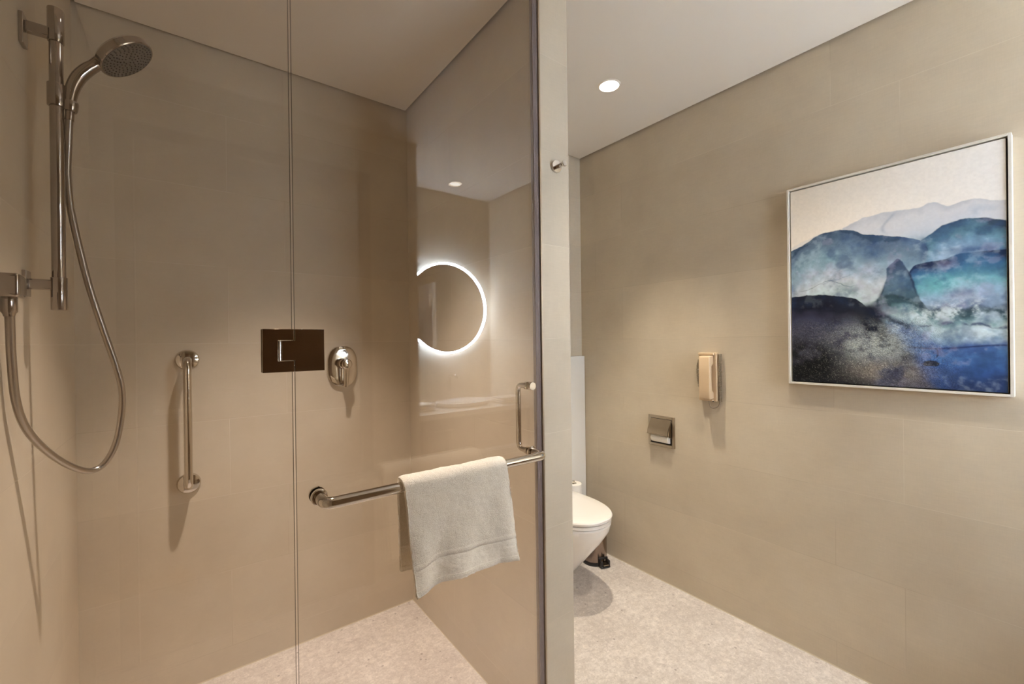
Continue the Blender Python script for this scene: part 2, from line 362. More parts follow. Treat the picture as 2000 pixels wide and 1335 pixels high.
# ---------------------------------------------------------------- towel
def towel():
    t = NT('cream_terry_cloth'); p = t.pos()
    n = t.noise(p, 420, 3, .7); n2 = t.noise(p, 60, 3)
    at = t.n('ShaderNodeAttribute', attribute_name='band'); bnd = at.outputs['Fac']
    c = t.mix(t.mapr(n, .35, .65, 0, 1), srgb(236, 224, 203), srgb(252, 243, 226))
    weave = t.noise(t.vscale(p, (200, 200, 900)), 1, 1)
    hh = t.n('ShaderNodeMix', data_type='FLOAT'); t.set(hh.inputs[0], bnd)
    t.set(hh.inputs[2], t.math('ADD', t.math('MULTIPLY', n, 1.3), n2)); t.set(hh.inputs[3], t.math('MULTIPLY', weave, .35))
    t.bsdf(c, .95, 0, normal=t.bump(hh.outputs[0], .55, .0035), spec=.1, sheen=.25)
    R = BZ; rad = .0195
    U = 80
    sec = []                                                     # (kind, arc parameter)
    front_n, arc_n, back_n = 90, 14, 60
    for j in range(front_n): sec.append(('f', 1-j/front_n))
    for j in range(arc_n+1): sec.append(('a', j/arc_n))
    for j in range(1, back_n+1): sec.append(('b', j/back_n))
    def smooth(x): x = max(0, min(1, x)); return x*x*(3-2*x)
    verts = []; band = []
    rows = len(sec)
    for k, q in sec:
        for i in range(U+1):
            s = i/U
            zb = .690+.014*math.sin(PI*min(1, s*1.15))**2-.004*s + .004*math.sin(9*s)
            if k == 'f':
                z = R+(zb-R)*q
                x0 = .388+.020*q+.010*smooth(q*3)*0; x1 = .672+.026*q
                y = BY-rad-.004*q + (-.014*math.exp(-((s-.08)/.10)**2)*q + .010*math.sin(3.1*s*PI+.4)*q*q - .010*math.exp(-((s-.93)/.09)**2)*q + .004*math.sin(17*s+5*q)*q)
                d = (z-zb)
                b = 1.0 if .012 < d < .060 else 0.0
                ridge = (.0022*math.exp(-((d-.066)/.0028)**2)+.0016*math.exp(-((d-.006)/.004)**2)-.0016*math.exp(-((d-.058)/.004)**2))
                y -= ridge
            elif k == 'a':
                a = q*PI; z = R+math.sin(a)*rad*1.02; y = BY-math.cos(a)*rad; x0, x1 = .388, .672; b = 0
                sag = .0
            else:
                z = R-(.205+.01*math.sin(4*s))*q; y = BY+rad+.006*q+.004*math.sin(4*s+1)*q; x0, x1 = .388+.008*q, .672+.018*q; b = 0
                d = (1-q)*.205
                if .012 < d < .06: b = 1
                y = min(y, GY-.010)
            # rounded selvedge ends
            e = math.exp(-(min(s, 1-s)/.02)**2)
            x = x0+(x1-x0)*s
            if k == 'a': z -= e*.003
            verts.append((x, y, z)); band.append(b)
    n = U+1; faces = [(r*n+i, r*n+i+1, (r+1)*n+i+1, (r+1)*n+i) for r in range(rows-1) for i in range(U)]
    me = bpy.data.meshes.new('towel'); me.from_pydata(verts, [], faces); me.update()
    a = me.attributes.new('band', 'FLOAT', 'POINT'); a.data.foreach_set('value', band)
    me.materials.append(t.m); me.shade_smooth()
    o = bpy.data.objects.new('towel', me); S.collection.objects.link(o)
    sd = o.modifiers.new('thick', 'SOLIDIFY'); sd.thickness = .011; sd.offset = 0
    bv = o.modifiers.new('round', 'BEVEL'); bv.width = .0045; bv.segments = 3; bv.limit_method = 'ANGLE'; bv.angle_limit = math.radians(60)
    tex = bpy.data.textures.new('pile', 'CLOUDS'); tex.noise_scale = .006
    dm = o.modifiers.new('pile', 'DISPLACE'); dm.texture = tex; dm.strength = .0018; dm.mid_level = .5
    tex2 = bpy.data.textures.new('rumple', 'CLOUDS'); tex2.noise_scale = .06
    dm = o.modifiers.new('rumple', 'DISPLACE'); dm.texture = tex2; dm.strength = .006; dm.mid_level = .5
    return tag(o, 'cream terry hand towel hanging over the chrome bar of the shower door', 'towel')
towel()

# ---------------------------------------------------------------- grab bar on the shower's back wall
gb = thing('grab_bar', 'short vertical chrome grab bar on the shower back wall, right of the hose', 'grab bar', (0, YB, .76))
MB().tube(bent([(0, YB-.003, 1.214), (0, YB-.078, 1.214), (0, YB-.078, .758), (0, YB-.003, .758)], .036, 12), .0128, 28).build('bar', CHROME, gb)
for z in (1.214, .758):
    MB().lathe((0, YB-.0005, z), (0, -1, 0), [(0, .037), (.004, .037), (.010, .033), (.013, .022), (.014, .013)], 48, cap1=False).build('wall_flange', CHROME, gb)

# ---------------------------------------------------------------- mixer valve
mx = thing('mixer_valve', 'chrome shower mixer with oval plate and hanging lever, on the wall right of the hinge', 'shower mixer', (.553, YB, 1.168))
def oval(cx, cz, y, a, b, e=2.6, n=64):
    out = []
    for k in range(n):
        t = 2*PI*k/n; c, s_ = math.cos(t), math.sin(t)
        out.append((cx+a*math.copysign(abs(c)**(2/e), c), y, cz+b*math.copysign(abs(s_)**(2/e), s_)))
    return out
m = MB(); prof = [(0, 1), (.009, 1), (.0115, .988), (.0125, .96), (.0133, .7), (.0136, .4)]
m.loft([oval(.553, 1.166, YB-.0005-d, .064*s_, .090*s_) for d, s_ in prof]); m.build('plate', CHROME, mx)
m = MB(); m.lathe((.553, YB-.016, 1.178), (0, -1, 0), [(0, .0235), (.018, .0215), (.020, .0195), (.038, .0190)], 40); m.build('valve_body', CHROME, mx)
m = MB(); m.lathe((.553, YB-.055, 1.178), (0, -1, 0), [(0, .0215), (.022, .0215), (.026, .018), (.027, .010)], 40)
rings = []
for q in np.linspace(0, 1, 14):
    z = 1.172-.094*q; y = YB-.070+.010*q-.012*math.sin(q*PI)*0; wx = .0115-.003*q; wy = .0075-.003*q
    rings.append([(.553+wx*math.copysign(abs(math.cos(t))**.7, math.cos(t)), y+wy*math.copysign(abs(math.sin(t))**.7, math.sin(t)), z) for t in [2*PI*k/20 for k in range(20)]])
m.loft(rings); m.build('lever', CHROME, mx)

# ---------------------------------------------------------------- shower rail, hand shower, hose
RX, RY = -.2385, 1.45
rl = thing('shower_rail', 'vertical chrome shower rail on two square brackets on the left wall', 'shower rail', (XL, RY, 1.354))
MB().cyl((RX, RY, 1.357), (RX, RY, 2.057), .0124, ch=.001).build('rail', CHROME_SH, rl)
for z0, z1, za in ((1.982, 2.06, 2.000), (1.354, 1.430, 1.412)):
    MB().cyl((RX, RY, z0), (RX, RY, z1), .0146, ch=.0008).build('end_sleeve', CHROME_SH, rl)
    pl0, pl1 = (-.045, .024) if za > 1.6 else (-.028, .030)
    MB().box(XL+.0005, XL+.008, RY-.018, RY+.018, za+pl0, za+pl1).build('wall_plate', CHROME_SH, rl, bevel=.001)
    MB().box(XL+.0075, RX-.004, RY-.0085, RY+.0085, za-.012, za+.012).build('arm', CHROME_SH, rl, bevel=.003, seg=3)
m = MB(); m.cyl((RX, RY, 1.832), (RX, RY, 1.884), .0164, ch=.001)
m.cyl((RX+.010, RY, 1.846), (RX+.020, RY, 1.844), .009)
m.lathe((-.2165, RY, 1.827), (.06, 0, 1), [(0, .0115), (.004, .0135), (.020, .0145), (.024, .0135)], 32)
m.build('slider', CHROME_SH, rl)
hs = thing('hand_shower', 'chrome hand shower with round grey nozzle face, resting in the rail holder', 'shower head', (-.216, RY, 1.83))
path = crom([(-.2165, RY, 1.829), (-.216, RY, 1.855), (-.2115, RY, 1.884), (-.201, RY, 1.914), (-.186, RY, 1.938), (-.172, RY, 1.954)], 6)
N = len(path); MB().tube(path, [.0085+.0045*math.sin(PI*min(1, i/(N-1)*.8)) + .002*i/(N-1) for i in range(N)], 28).build('handle', CHROME_SH, hs)
nrm = Vector((.64, -.07, -.77)).normalized(); fc = Vector((-.1125, RY, 1.989)); HR = .0645
m = MB(); m.lathe(fc, -nrm, [(-.001, HR-.006), (-.001, HR-.0015), (.001, HR), (.016, HR), (.022, HR-.006), (.028, HR-.022), (.031, HR-.042), (.032, .008)], 64, cap0=False)
m.build('head_shell', CHROME_SH, hs)
MB().lathe(fc, -nrm, [(-.0015, HR-.004), (.006, HR-.004)], 64).build('spray_face', NOZZLE, hs)
nz = MB(); a_ = nrm.orthogonal().normalized(); b_ = nrm.cross(a_)
for R_, cnt in ((.010, 6), (.018, 10), (.026, 15), (.034, 20), (.042, 26), (.050, 31), (.0565, 36)):
    for k in range(cnt):
        t_ = 2*PI*k/cnt+R_*60; c_ = fc+nrm*.0012+(a_*math.cos(t_)+b_*math.sin(t_))*R_
        nz.lathe(c_, nrm, [(0, .0016), (.002, .0012)], 6)
nzo = nz.build('nozzles', NOZZLE_D, hs); nzo['kind'] = 'stuff'
MB().tube(crom([(-.176, RY, 1.950), (-.162, RY, 1.966), (-.150, RY, 1.979)], 5), [.0130, .0133, .0136, .0140, .0145, .0148, .0150, .0150, .0146, .0140, .0125], 28).build('neck', CHROME_SH, hs)
hose_pts = [(-0.2775, 1.27, 1.3366), (-0.2793, 1.28, 1.2961), (-0.2803, 1.29, 1.2453), (-0.2797, 1.31, 1.161), (-0.2736, 1.345, 1.098), (-0.256, 1.39, 1.0424), (-0.2293, 1.44, 0.9923), (-0.1995, 1.48, 0.9615), (-0.1741, 1.5, 0.9663), (-0.15, 1.5, 1.014), (-0.1375, 1.5, 1.0896), (-0.1352, 1.49, 1.1569), (-0.1459, 1.48, 1.223), (-0.1674, 1.472, 1.3133), (-0.1896, 1.466, 1.4131), (-0.2049, 1.465, 1.4984), (-0.2159, 1.464, 1.5692), (-0.222, 1.466, 1.62), (-0.225, 1.466, 1.68), (-0.222, 1.46, 1.745), (-0.2185, 1.452, 1.8), (-0.2165, 1.45, 1.829)]
t = NT('ribbed_hose_metal'); p_ = t.pos(); wv = t.n('ShaderNodeTexWave', wave_type='BANDS', bands_direction='Z'); t.set(wv.inputs['Vector'], p_); wv.inputs['Scale'].default_value = 160
t.bsdf(srgb(176, 168, 158), .30, 1, normal=t.bump(wv.outputs['Fac'], .03, .0003)); HOSE = t.m
so = thing('shower_hose', 'looping silver shower hose hanging from the wall outlet to the hand shower', 'shower hose', (-.278, 1.27, 1.0))
MB().tube(crom(hose_pts, 8), .0072, 18).build('hose', HOSE, so)
MB().lathe((-.278, 1.269, 1.368), (0, .0, -1), [(0, .0105), (.003, .0118), (.030, .0118), (.034, .009), (.040, .0078)], 32).build('connector', CHROME_SH, so)
MB().cyl((-.2180, 1.4515, 1.806), (-.2165, 1.45, 1.832), .0082).build('top_nut', CHROME_SH, so)
ol = thing('wall_outlet', 'chrome shower outlet box on the left wall where the hose starts', 'shower outlet', (XL, 1.27, 1.388))
m = MB(); m.box(XL+.001, -.2585, 1.244, 1.294, 1.3655, 1.412); m.build('outlet_body', CHROME_SH, ol, bevel=.006, seg=4)

# ---------------------------------------------------------------- robe hook on the partition end
hk = thing('robe_hook', 'small round chrome robe hook on the end of the partition wall', 'hook', (.94, GY, 1.815))
MB().lathe((.937, GY-.0005, 1.817), (0, -1, 0), [(0, .0200), (.006, .0200), (.008, .0188), (.0085, .010)], 44).build('rosette', CHROME, hk)
m = MB(); d_ = Vector((.06, -1, .05)).normalized()
m.lathe((.937, GY-.008, 1.815), d_, [(0, .0062), (.020, .0062), (.024, .0075), (.029, .0095), (.032, .0095), (.033, .0085)], 32); m.build('peg', CHROME, hk)

# ---------------------------------------------------------------- picture on the right wall
def picture():
    Y0, Y1, Z0, Z1, XF = .1235, .7185, 1.0840, 1.8640, 1.940
    t = thing('framed_painting', 'blue and white abstract watercolour in a thin pale floating frame on the right wall', 'painting', (XR, .42, Z0))
    w_ = .0075; m = MB()
    m.box(XF, XR-.0005, Y0, Y0+w_, Z0, Z1); m.box(XF, XR-.0005, Y1-w_, Y1, Z0, Z1)
    m.box(XF, XR-.0005, Y0+w_, Y1-w_, Z0, Z0+w_); m.box(XF, XR-.0005, Y0+w_, Y1-w_, Z1-w_, Z1)
    m.build('frame', FRAME, t, bevel=.0006)
    MB().box(XR-.010, XR-.003, Y0+w_, Y1-w_, Z0+w_, Z1-w_).build('backing_board', DARKGAP, t)
    gp = .0045; a0, a1, b0, b1 = Y0+w_+gp, Y1-w_-gp, Z0+w_+gp, Z1-w_-gp; xc = XF+.006
    NU, NV = 330, 430
    rng = np.random.default_rng(7)
    s, v = np.meshgrid(np.linspace(0, 1, NU), np.linspace(0, 1, NV))      # s from left in view, v from top
    def nz(fx, fy, seed):
        r_ = np.random.default_rng(seed); G = r_.random((int(fy)+3, int(fx)+3)); x = s*fx; y = v*fy
        i = x.astype(int); j = y.astype(int); u_ = x-i; q_ = y-j; u_ = u_*u_*(3-2*u_); q_ = q_*q_*(3-2*q_)
        return (G[j, i]*(1-u_)+G[j, i+1]*u_)*(1-q_)+(G[j+1, i]*(1-u_)+G[j+1, i+1]*u_)*q_
    def fb(f, seed, o_=5, asp=1.3):
        a = 0; t_ = 0; k = 1
        for q in range(o_): a = a+k*nz(f*2**q, f*asp*2**q, seed+q); t_ += k; k *= .55
        return a/t_
    F1, F2, F3, F4 = fb(4, 1), fb(9, 11), fb(22, 21, 4), fb(3, 31, 6)
    fine = fb(90, 41, 3)
    ss = lambda a, b, x: (lambda q: q*q*(3-2*q))(np.clip((x-a)/(b-a), 0, 1))
    C = lambda r_, g_, b: np.array([srgb(r_, g_, b)[:3]])[0]
    wob = (F3-.5)*.012
    img = np.zeros((NV, NU, 3)); img[:] = C(246, 236, 221)
    img += (C(252, 249, 245)-C(246, 236, 221))*s[..., None]
    def mixc(mask, col):
        nonlocal img
        col = np.asarray(col); img = img*(1-mask[..., None])+col*mask[..., None]
    def lerp3(stops, x):
        xs = [q for q, _ in stops]; return np.stack([np.interp(x, xs, [c[k] for _, c in stops]) for k in range(3)], -1)
    def top(pts, ext=0):
        xs = [p[0] for p in pts]; ys = [p[1] for p in pts]; q = np.linspace(-.12, 1.12, 1241); c = np.interp(q, xs, ys)
        k = np.hanning(37); k /= k.sum(); c[18:-18] = np.convolve(c, k, 'valid'); return np.interp(s, q, c)
    R0 = [(-.01, .302), (.06, .273), (.153, .253), (.302, .237), (.395, .21), (.504, .199), (.606, .203), (.682, .206), (.701, .193), (.738, .198), (.79, .226), (.833, .211), (.875, .209), (.923, .224), (1.0, .244)]
    R1 = [(-.01, .318), (.087, .283), (.179, .245), (.278, .241), (.36, .256), (.405, .283), (.503, .304), (.604, .325), (.662, .347), (.69, .37), (.72, .43), (.75, .6)]
    R2 = [(.60, .42), (.662, .361), (.713, .33), (.763, .3), (.833, .289), (.915, .293), (1, .32)]
    R3 = [(.58, .60), (.6, .53), (.617, .49), (.642, .457), (.698, .449), (.771, .446), (.831, .428), (.897, .430), (1, .435)]
    R5 = [(-.01, .558), (.149, .553), (.274, .567), (.368, .588), (.423, .634), (.45, .70), (.47, .76)]
    # pale far range
    d = v-top(R0)+wob; m0 = ss(-.002, .004, d)*np.where(s < .30, .35, 1)
    col = lerp3([(0, C(196, 200, 208)), (.03, C(214, 216, 222)), (.08, C(206, 212, 222)), (.2, C(170, 190, 206))], d+(F2-.5)*.10)
    mixc(m0*.95, col)
    mixc(ss(.55, .62, s)*ss(.0, .05, d)*ss(.55, .75, F2)*.35, C(150, 170, 190))
    vein = np.exp(-((s-.53-.03*np.sin(v*40))/.010)**2)*ss(.205, .22, v)*ss(.31, .28, v); mixc(vein*.5, C(150, 165, 185))
    # right mountain
    d = v-top(R2)+wob; m2 = ss(-.001, .004, d)*ss(.62, .66, s)
    col = lerp3([(0, C(34, 62, 88)), (.012, C(62, 98, 122)), (.05, C(88, 134, 156)), (.09, C(112, 150, 182)), (.14, C(140, 172, 202)), (.2, C(150, 180, 205))], d+(F2-.5)*.11+(F1-.5)*.06)
    mixc(m2*(.97-.45*ss(.72, .64, s)*ss(.35, .42, v)), col)
    mixc(m2*ss(.60, .72, F3*.5+F2*.5)*.35, C(196, 214, 226))
    d3 = np.exp(-((v-.365-.05*s+.03*np.sin(6*s)+(F2-.5)*.06)/.022)**2)*ss(.74, .82, s); mixc(d3*.75, C(36, 76, 128))
    # left mountain
    d = v-top(R1)+wob; m1 = ss(-.001, .0035, d)*ss(.715, .70, s+np.abs(v-.38)*.25)*ss(.62, .60, v*0+v-.02)
    gr = lerp3([(0, C(58, 84, 112)), (.012, C(92, 114, 142)), (.06, C(110, 136, 158)), (.12, C(132, 160, 178)), (.18, C(160, 182, 200)), (.24, C(196, 206, 212)), (.3, C(190, 208, 210))], d+(F2-.5)*.10+(F4-.5)*.05)
    mixc(m1, gr)
    blue = np.exp(-(((s-.50)/.17)**2+((v-.36)/.055)**2)); mixc(m1*blue*.75*ss(.3, .6, F2), C(58, 92, 138))
    teal = np.exp(-(((s-.14)/.12)**2+((v-.40)/.05)**2)); mixc(m1*teal*.6*ss(.3, .6, F1), C(120, 176, 190))
    violet = np.exp(-(((s-.30)/.14)**2+((v-.455)/.03)**2)); mixc(m1*violet*.5*ss(.35, .65, F2), C(206, 196, 212))
    top1 = np.exp(-(((s-.25)/.09)**2+((v-.275)/.025)**2)); mixc(m1*top1*.6, C(48, 76, 104))
    edge = np.exp(-((s-.685+.3*(v-.40)**2*4)/.018)**2)*ss(.33, .36, v)*ss(.46, .42, v); mixc(edge*.6, C(58, 88, 122))
    vv = np.exp(-((v-.515-.02*np.sin(s*22)+.02*s+(F3-.5)*.02)/.0022)**2)*ss(.02, .1, s)*ss(.40, .3, s); mixc(vv*.55, C(70, 96, 110))
    vv = np.exp(-((v-.50+.22*(s-.2)+(F3-.5)*.02)/.002)**2)*ss(.16, .2, s)*ss(.36, .32, s); mixc(vv*.4, C(90, 112, 150))
    dk = np.exp(-(((s-.37)/.09)**2+((v-.555-.25*(s-.33))/.03)**2)); mixc(dk*.75*ss(.3, .6, F2), C(52, 86, 104))
    # right dark ridge
    d = v-top(R3)+wob*.6; m3 = ss(-.001, .004, d)*ss(.585, .60, s+.03)*np.where(s < .62, ss(.60, .615, s+.004), 1)
    col = lerp3([(0, C(24, 44, 84)), (.012, C(42, 76, 120)), (.05, C(62, 112, 154)), (.09, C(84, 142, 168)), (.13, C(112, 170, 186)), (.18, C(140, 168, 196)), (.24, C(122, 140, 172)), (.3, C(168, 188, 200))], d+(F2-.5)*.09+(F1-.5)*.07)
    mixc(m3, col)
    tq = np.exp(-(((s-.74)/.08)**2+((v-.555)/.045)**2)); mixc(m3*tq*.75*ss(.3, .6, F2), C(106, 188, 192))
    lv = np.exp(-(((s-.83)/.08)**2+((v-.62)/.05)**2)); mixc(lv*.7*ss(.35, .6, F3), C(110, 112, 156))
    rb = np.exp(-(((s-.97)/.06)**2+((v-.49)/.03)**2)); mixc(m3*rb*.6, C(44, 92, 136))
    # dark finger in the middle
    xl = np.interp(v, [.42, .46, .505, .575, .60, .66], [.565, .516, .518, .489, .485, .455]); xr = np.interp(v, [.42, .448, .495, .556, .607, .66], [.58, .605, .624, .645, .668, .70])
    xl = xl+(F3-.5)*.022; xr = xr+(F2-.5)*.03
    m4 = ss(-.004, .004, s-xl+wob)*ss(-.004, .004, xr-s+wob)*ss(.416, .424, v+(F3-.5)*.01)
    col = lerp3([(.42, C(54, 74, 108)), (.47, C(66, 90, 118)), (.53, C(78, 108, 132)), (.57, C(72, 100, 118)), (.62, C(44, 68, 82))], v+(F2-.5)*.08)
    mixc(m4*.95, col)
    e = np.exp(-((s-xl)/.007)**2)*ss(.43, .47, v)*ss(.66, .60, v); mixc(e*.7*ss(.48, .60, v), C(16, 22, 42))
    e = np.exp(-((s-xr)/.006)**2)*ss(.455, .50, v)*ss(.62, .56, v); mixc(e*.85, C(18, 38, 72))
    # lower right: foam, blue water
    d = v-np.interp(s, [.45, .478, .541, .621, .668, .75, .85, 1], [.60, .584, .573, .594, .627, .66, .66, .64])+(F2-.5)*.05
    m6 = ss(-.004, .01, d)*ss(.44, .48, s)
    col = lerp3([(0, C(42, 66, 78)), (.03, C(58, 88, 98)), (.06, C(110, 146, 156)), (.09, C(176, 200, 206)), (.12, C(134, 164, 188)), (.155, C(60, 92, 150)), (.20, C(70, 112, 170)), (.26, C(52, 92, 156)), (.32, C(48, 80, 138)), (.40, C(40, 54, 96))], d+(F3-.5)*.05)
    mixc(m6*np.where(s > .66, ss(.62, .68, v), 1), col)
    fo = ss(.50, .66, F2*.45+F3*.35+fine*.2)*np.exp(-((v-.685-.02*np.sin(5*s))/.045)**2)*ss(.47, .53, s); mixc(fo*.9, C(206, 222, 226))
    lb = np.exp(-(((s-.93)/.13)**2+((v-.765-.05*(s-.9))/.028)**2)); mixc(np.clip(lb*1.5*ss(.25, .5, F2), 0, 1), C(206, 226, 234))
    lb = np.exp(-(((s-.98)/.10)**2+((v-.69)/.03)**2)); mixc(lb*.7*ss(.3, .55, F3), C(186, 204, 222))
    dl = np.exp(-((v-.733-.012*np.sin(14*s)+(F3-.5)*.03)/.006)**2)*ss(.62, .70, s); mixc(dl*.8*ss(.35, .55, F3), C(26, 42, 92))
    dl = np.exp(-((v-.815-.01*np.sin(11*s)-.02*(s-.6))/.0035)**2)*ss(.55, .62, s); mixc(dl*.85, C(22, 42, 92))
    dl = np.exp(-((s-.73-.05*(.86-v)*6-.006*np.sin(90*v))/.004)**2)*ss(.825, .83, v)*ss(.872, .862, v); mixc(dl*.9, C(18, 30, 62))
    bb = ss(1.15, .85, np.sqrt(((s-.712)/.034)**2+((v-.895)/.016)**2)+(F3-.5)*.4)*ss(.906, .90, v); mixc(bb*.95, C(14, 18, 36))
    # dark ground lower left with pale grains
    d = v-top(R5)+wob; m5 = ss(-.001, .004, d)*ss(.50, .44, s-(v-.6)*.55)
    m5 = np.maximum(m5, ss(.60, .64, v)*ss(.03, -.05, s-.45-(v-.62)*.78+(F2-.5)*.14))
    col = lerp3([(0, C(22, 28, 44)), (.03, C(28, 36, 54)), (.07, C(20, 22, 38)), (.14, C(60, 62, 84)), (.22, C(82, 82, 96)), (.30, C(60, 60, 70)), (.4, C(26, 28, 36))], d+(F2-.5)*.10)
    mixc(m5, col)
    gg = np.exp(-(((s-.44)/.17)**2+((v-.81)/.085)**2)); mixc(np.clip(gg*1.3, 0, 1)*ss(.26, .52, F2*.5+F3*.5)*.9, C(164, 172, 170))
    gg = np.exp(-(((s-.50)/.18)**2+((v-.93)/.05)**2)); mixc(np.clip(gg*1.2, 0, 1)*ss(.30, .56, F2)*.85, C(134, 126, 116))
    bk = np.exp(-(((s-.08)/.17)**2+((v-.90)/.10)**2)); mixc(np.clip(bk*1.7, 0, 1)*ss(.15, .42, F2)*.97, C(10, 12, 16))
    ck = np.exp(-(((s-.46)/.06)**2+((v-.66)/.05)**2)); mixc(np.clip(ck*1.2, 0, 1)*ss(.25, .5, F2+.05), C(14, 18, 34))
    ck = ss(.03, 0, np.abs(v-.64-.45*(s-.42)+(F2-.5)*.06))*ss(.40, .46, s)*ss(.68, .58, s); mixc(ck*.85, C(22, 32, 56))
    low = ss(.66, .72, v)*ss(.80, .55, s-(v-.7)*.6); spk = rng.random((NV, NU))
    mixc(low*ss(.72, .99, spk)*ss(.40, .60, fine+.25*(F3-.5))*(.10+.45*np.exp(-(((s-.42)/.24)**2+((v-.84)/.13)**2))), C(206, 206, 188))
    mixc(low*ss(.88, .97, rng.random((NV, NU)))*.55, C(16, 16, 20))
    grain = (rng.random((NV, NU))-.5); img = img*(1+(np.clip(low*ss(.62, .74, v), 0, 1)*grain*.95)[..., None])
    br = ss(.90, .97, v+(F3-.5)*.08)*ss(.70, .85, s); mixc(br*.6, C(26, 40, 80))
    body = np.clip(m1+m2+m3+m6, 0, 1)*(1-m5*.6)
    G1, G2, G3 = fb(7, 61, 6), fb(13, 71, 5), fb(30, 81, 4)
    mixc(body*ss(.56, .70, G1*.6+G3*.4)*.17, C(196, 214, 222)); mixc(body*ss(.50, .34, G1*.5+G2*.5)*.50, C(36, 68, 116))
    mixc(body*ss(.60, .72, G2)*.22, C(176, 170, 200))
    img = img*(1+(body*(G3-.5)*.55)[..., None])
    gray = img.mean(-1, keepdims=True); img = img*(1-.04*body[..., None])+gray*.04*body[..., None]; img = np.clip(img, 0, 1)*np.clip(.90+.10*img.mean(-1, keepdims=True)/.5, 0, 1)
    img = np.clip(img*(.95+.10*fine[..., None]), 0, 1)
    verts = [(xc, a1-(a1-a0)*i/(NU-1), b1-(b1-b0)*j/(NV-1)) for j in range(NV) for i in range(NU)]
    faces = [(j*NU+i, (j+1)*NU+i, (j+1)*NU+i+1, j*NU+i+1) for j in range(NV-1) for i in range(NU-1)]
    nb = len(verts)                                               # canvas sides and back give it real depth
    xb = XR-.012; cs = [(xc, a1, b1), (xc, a0, b1), (xc, a0, b0), (xc, a1, b0)]; verts += cs+[(xb, y, z) for _, y, z in cs]
    faces += [(nb, nb+1, nb+5, nb+4), (nb+1, nb+2, nb+6, nb+5), (nb+2, nb+3, nb+7, nb+6), (nb+3, nb, nb+4, nb+7), (nb+4, nb+5, nb+6, nb+7)]
    me = bpy.data.meshes.new('canvas'); me.from_pydata(verts, [], faces); me.update()
    ca = me.color_attributes.new('paint', 'FLOAT_COLOR', 'POINT')
    buf = np.ones((len(verts), 4), dtype=np.float32); buf[:nb, :3] = img.reshape(-1, 3); buf[nb:, :3] = C(220, 212, 200)
    ca.data.foreach_set('color', buf.ravel())
    tt = NT('painted_canvas'); at = tt.n('ShaderNodeAttribute', attribute_name='paint'); p = tt.pos()
    wv = tt.noise(tt.vscale(p, (1, 900, 900)), 1, 2)
    sc = tt.n('ShaderNodeVectorMath', operation='SCALE'); tt.set(sc.inputs[0], at.outputs['Color']); tt.set(sc.inputs['Scale'], tt.mapr(wv, .2, .8, .97, 1.03))
    tt.bsdf(sc.outputs[0], .6, 0, normal=tt.bump(wv, .15, .0004), spec=.25)
    me.materials.append(tt.m)
    o = bpy.data.objects.new('canvas', me); S.collection.objects.link(o); o.parent = t; o.matrix_parent_inverse = Matrix.Translation(-t.location)
picture()

# ---------------------------------------------------------------- wall telephone
ph = thing('wall_telephone', 'beige wall telephone with coiled cord on the right wall above the paper holder', 'telephone', (XR, 1.065, .975))
m = MB(); m.box(1.952, XR-.0005, 1.022, 1.110, .977, 1.203); m.build('base', PHONE, ph, bevel=.004, seg=3)
# handset: two end pads joined by a grip, profile in x-z, extruded in y
prof = [(1.951, 1.190), (1.918, 1.188), (1.912, 1.180), (1.913, 1.10), (1.912, 1.04), (1.911, .995), (1.915, .987), (1.951, .990), (1.951, 1.018), (1.936, 1.030), (1.934, 1.090), (1.934, 1.140), (1.950, 1.152)]
m = MB()
def slab(y0, y1): m.loft([[(x, y0, z) for x, z in prof], [(x, y1, z) for x, z in prof]])
slab(1.0345, 1.0865); m.build('handset', PHONE, ph, bevel=.004, seg=3)
m = MB(); m.box(1.940, 1.9525, 1.030, 1.104, 1.192, 1.202); m.build('cradle', PHONE, ph, bevel=.002); MB().box(1.936, 1.9525, 1.036, 1.086, .9785, .986).build('lower_rest', PHONE, ph, bevel=.002)
MB().cyl((1.9525, 1.040, .981), (1.9525, 1.040, .9755), .004).build('microphone_hole', SLOT, ph)
def coil(path, R_, r_, turns, k=12):
    P = crom(path, 10); out = []; N = int(turns*k)
    for i in range(N+1):
        f = i/N*(len(P)-1); j = min(int(f), len(P)-2); c = P[j].lerp(P[j+1], f-j); T_ = (P[j+1]-P[j]).normalized()
        a = Vector((1, 0, 0)); a = (a-T_*a.dot(T_)).normalized(); b = T_.cross(a); an = 2*PI*i/k
        out.append(c+a*math.cos(an)*R_+b*math.sin(an)*R_)
    return out
m = MB(); m.tube(coil([(1.966, 1.0125, 1.196), (1.964, 1.011, 1.15), (1.964, 1.0105, 1.08), (1.966, 1.012, 1.02), (1.968, 1.013, .975)], .0062, .0016, 46), .0017, 6)
m.tube(crom([(1.967, 1.014, .975), (1.965, 1.022, .955), (1.960, 1.040, .944), (1.955, 1.052, .948), (1.950, 1.056, .962), (1.945, 1.056, .982)], 5), .0022, 8)
m.build('coiled_cord', CORD, ph)
m = MB(); m.tube(coil([(1.962, 1.112, 1.17), (1.956, 1.117, 1.13), (1.957, 1.116, 1.08), (1.962, 1.112, 1.04)], .0045, .0015, 22), .0015, 6); m.build('coiled_cord', CORD, ph)

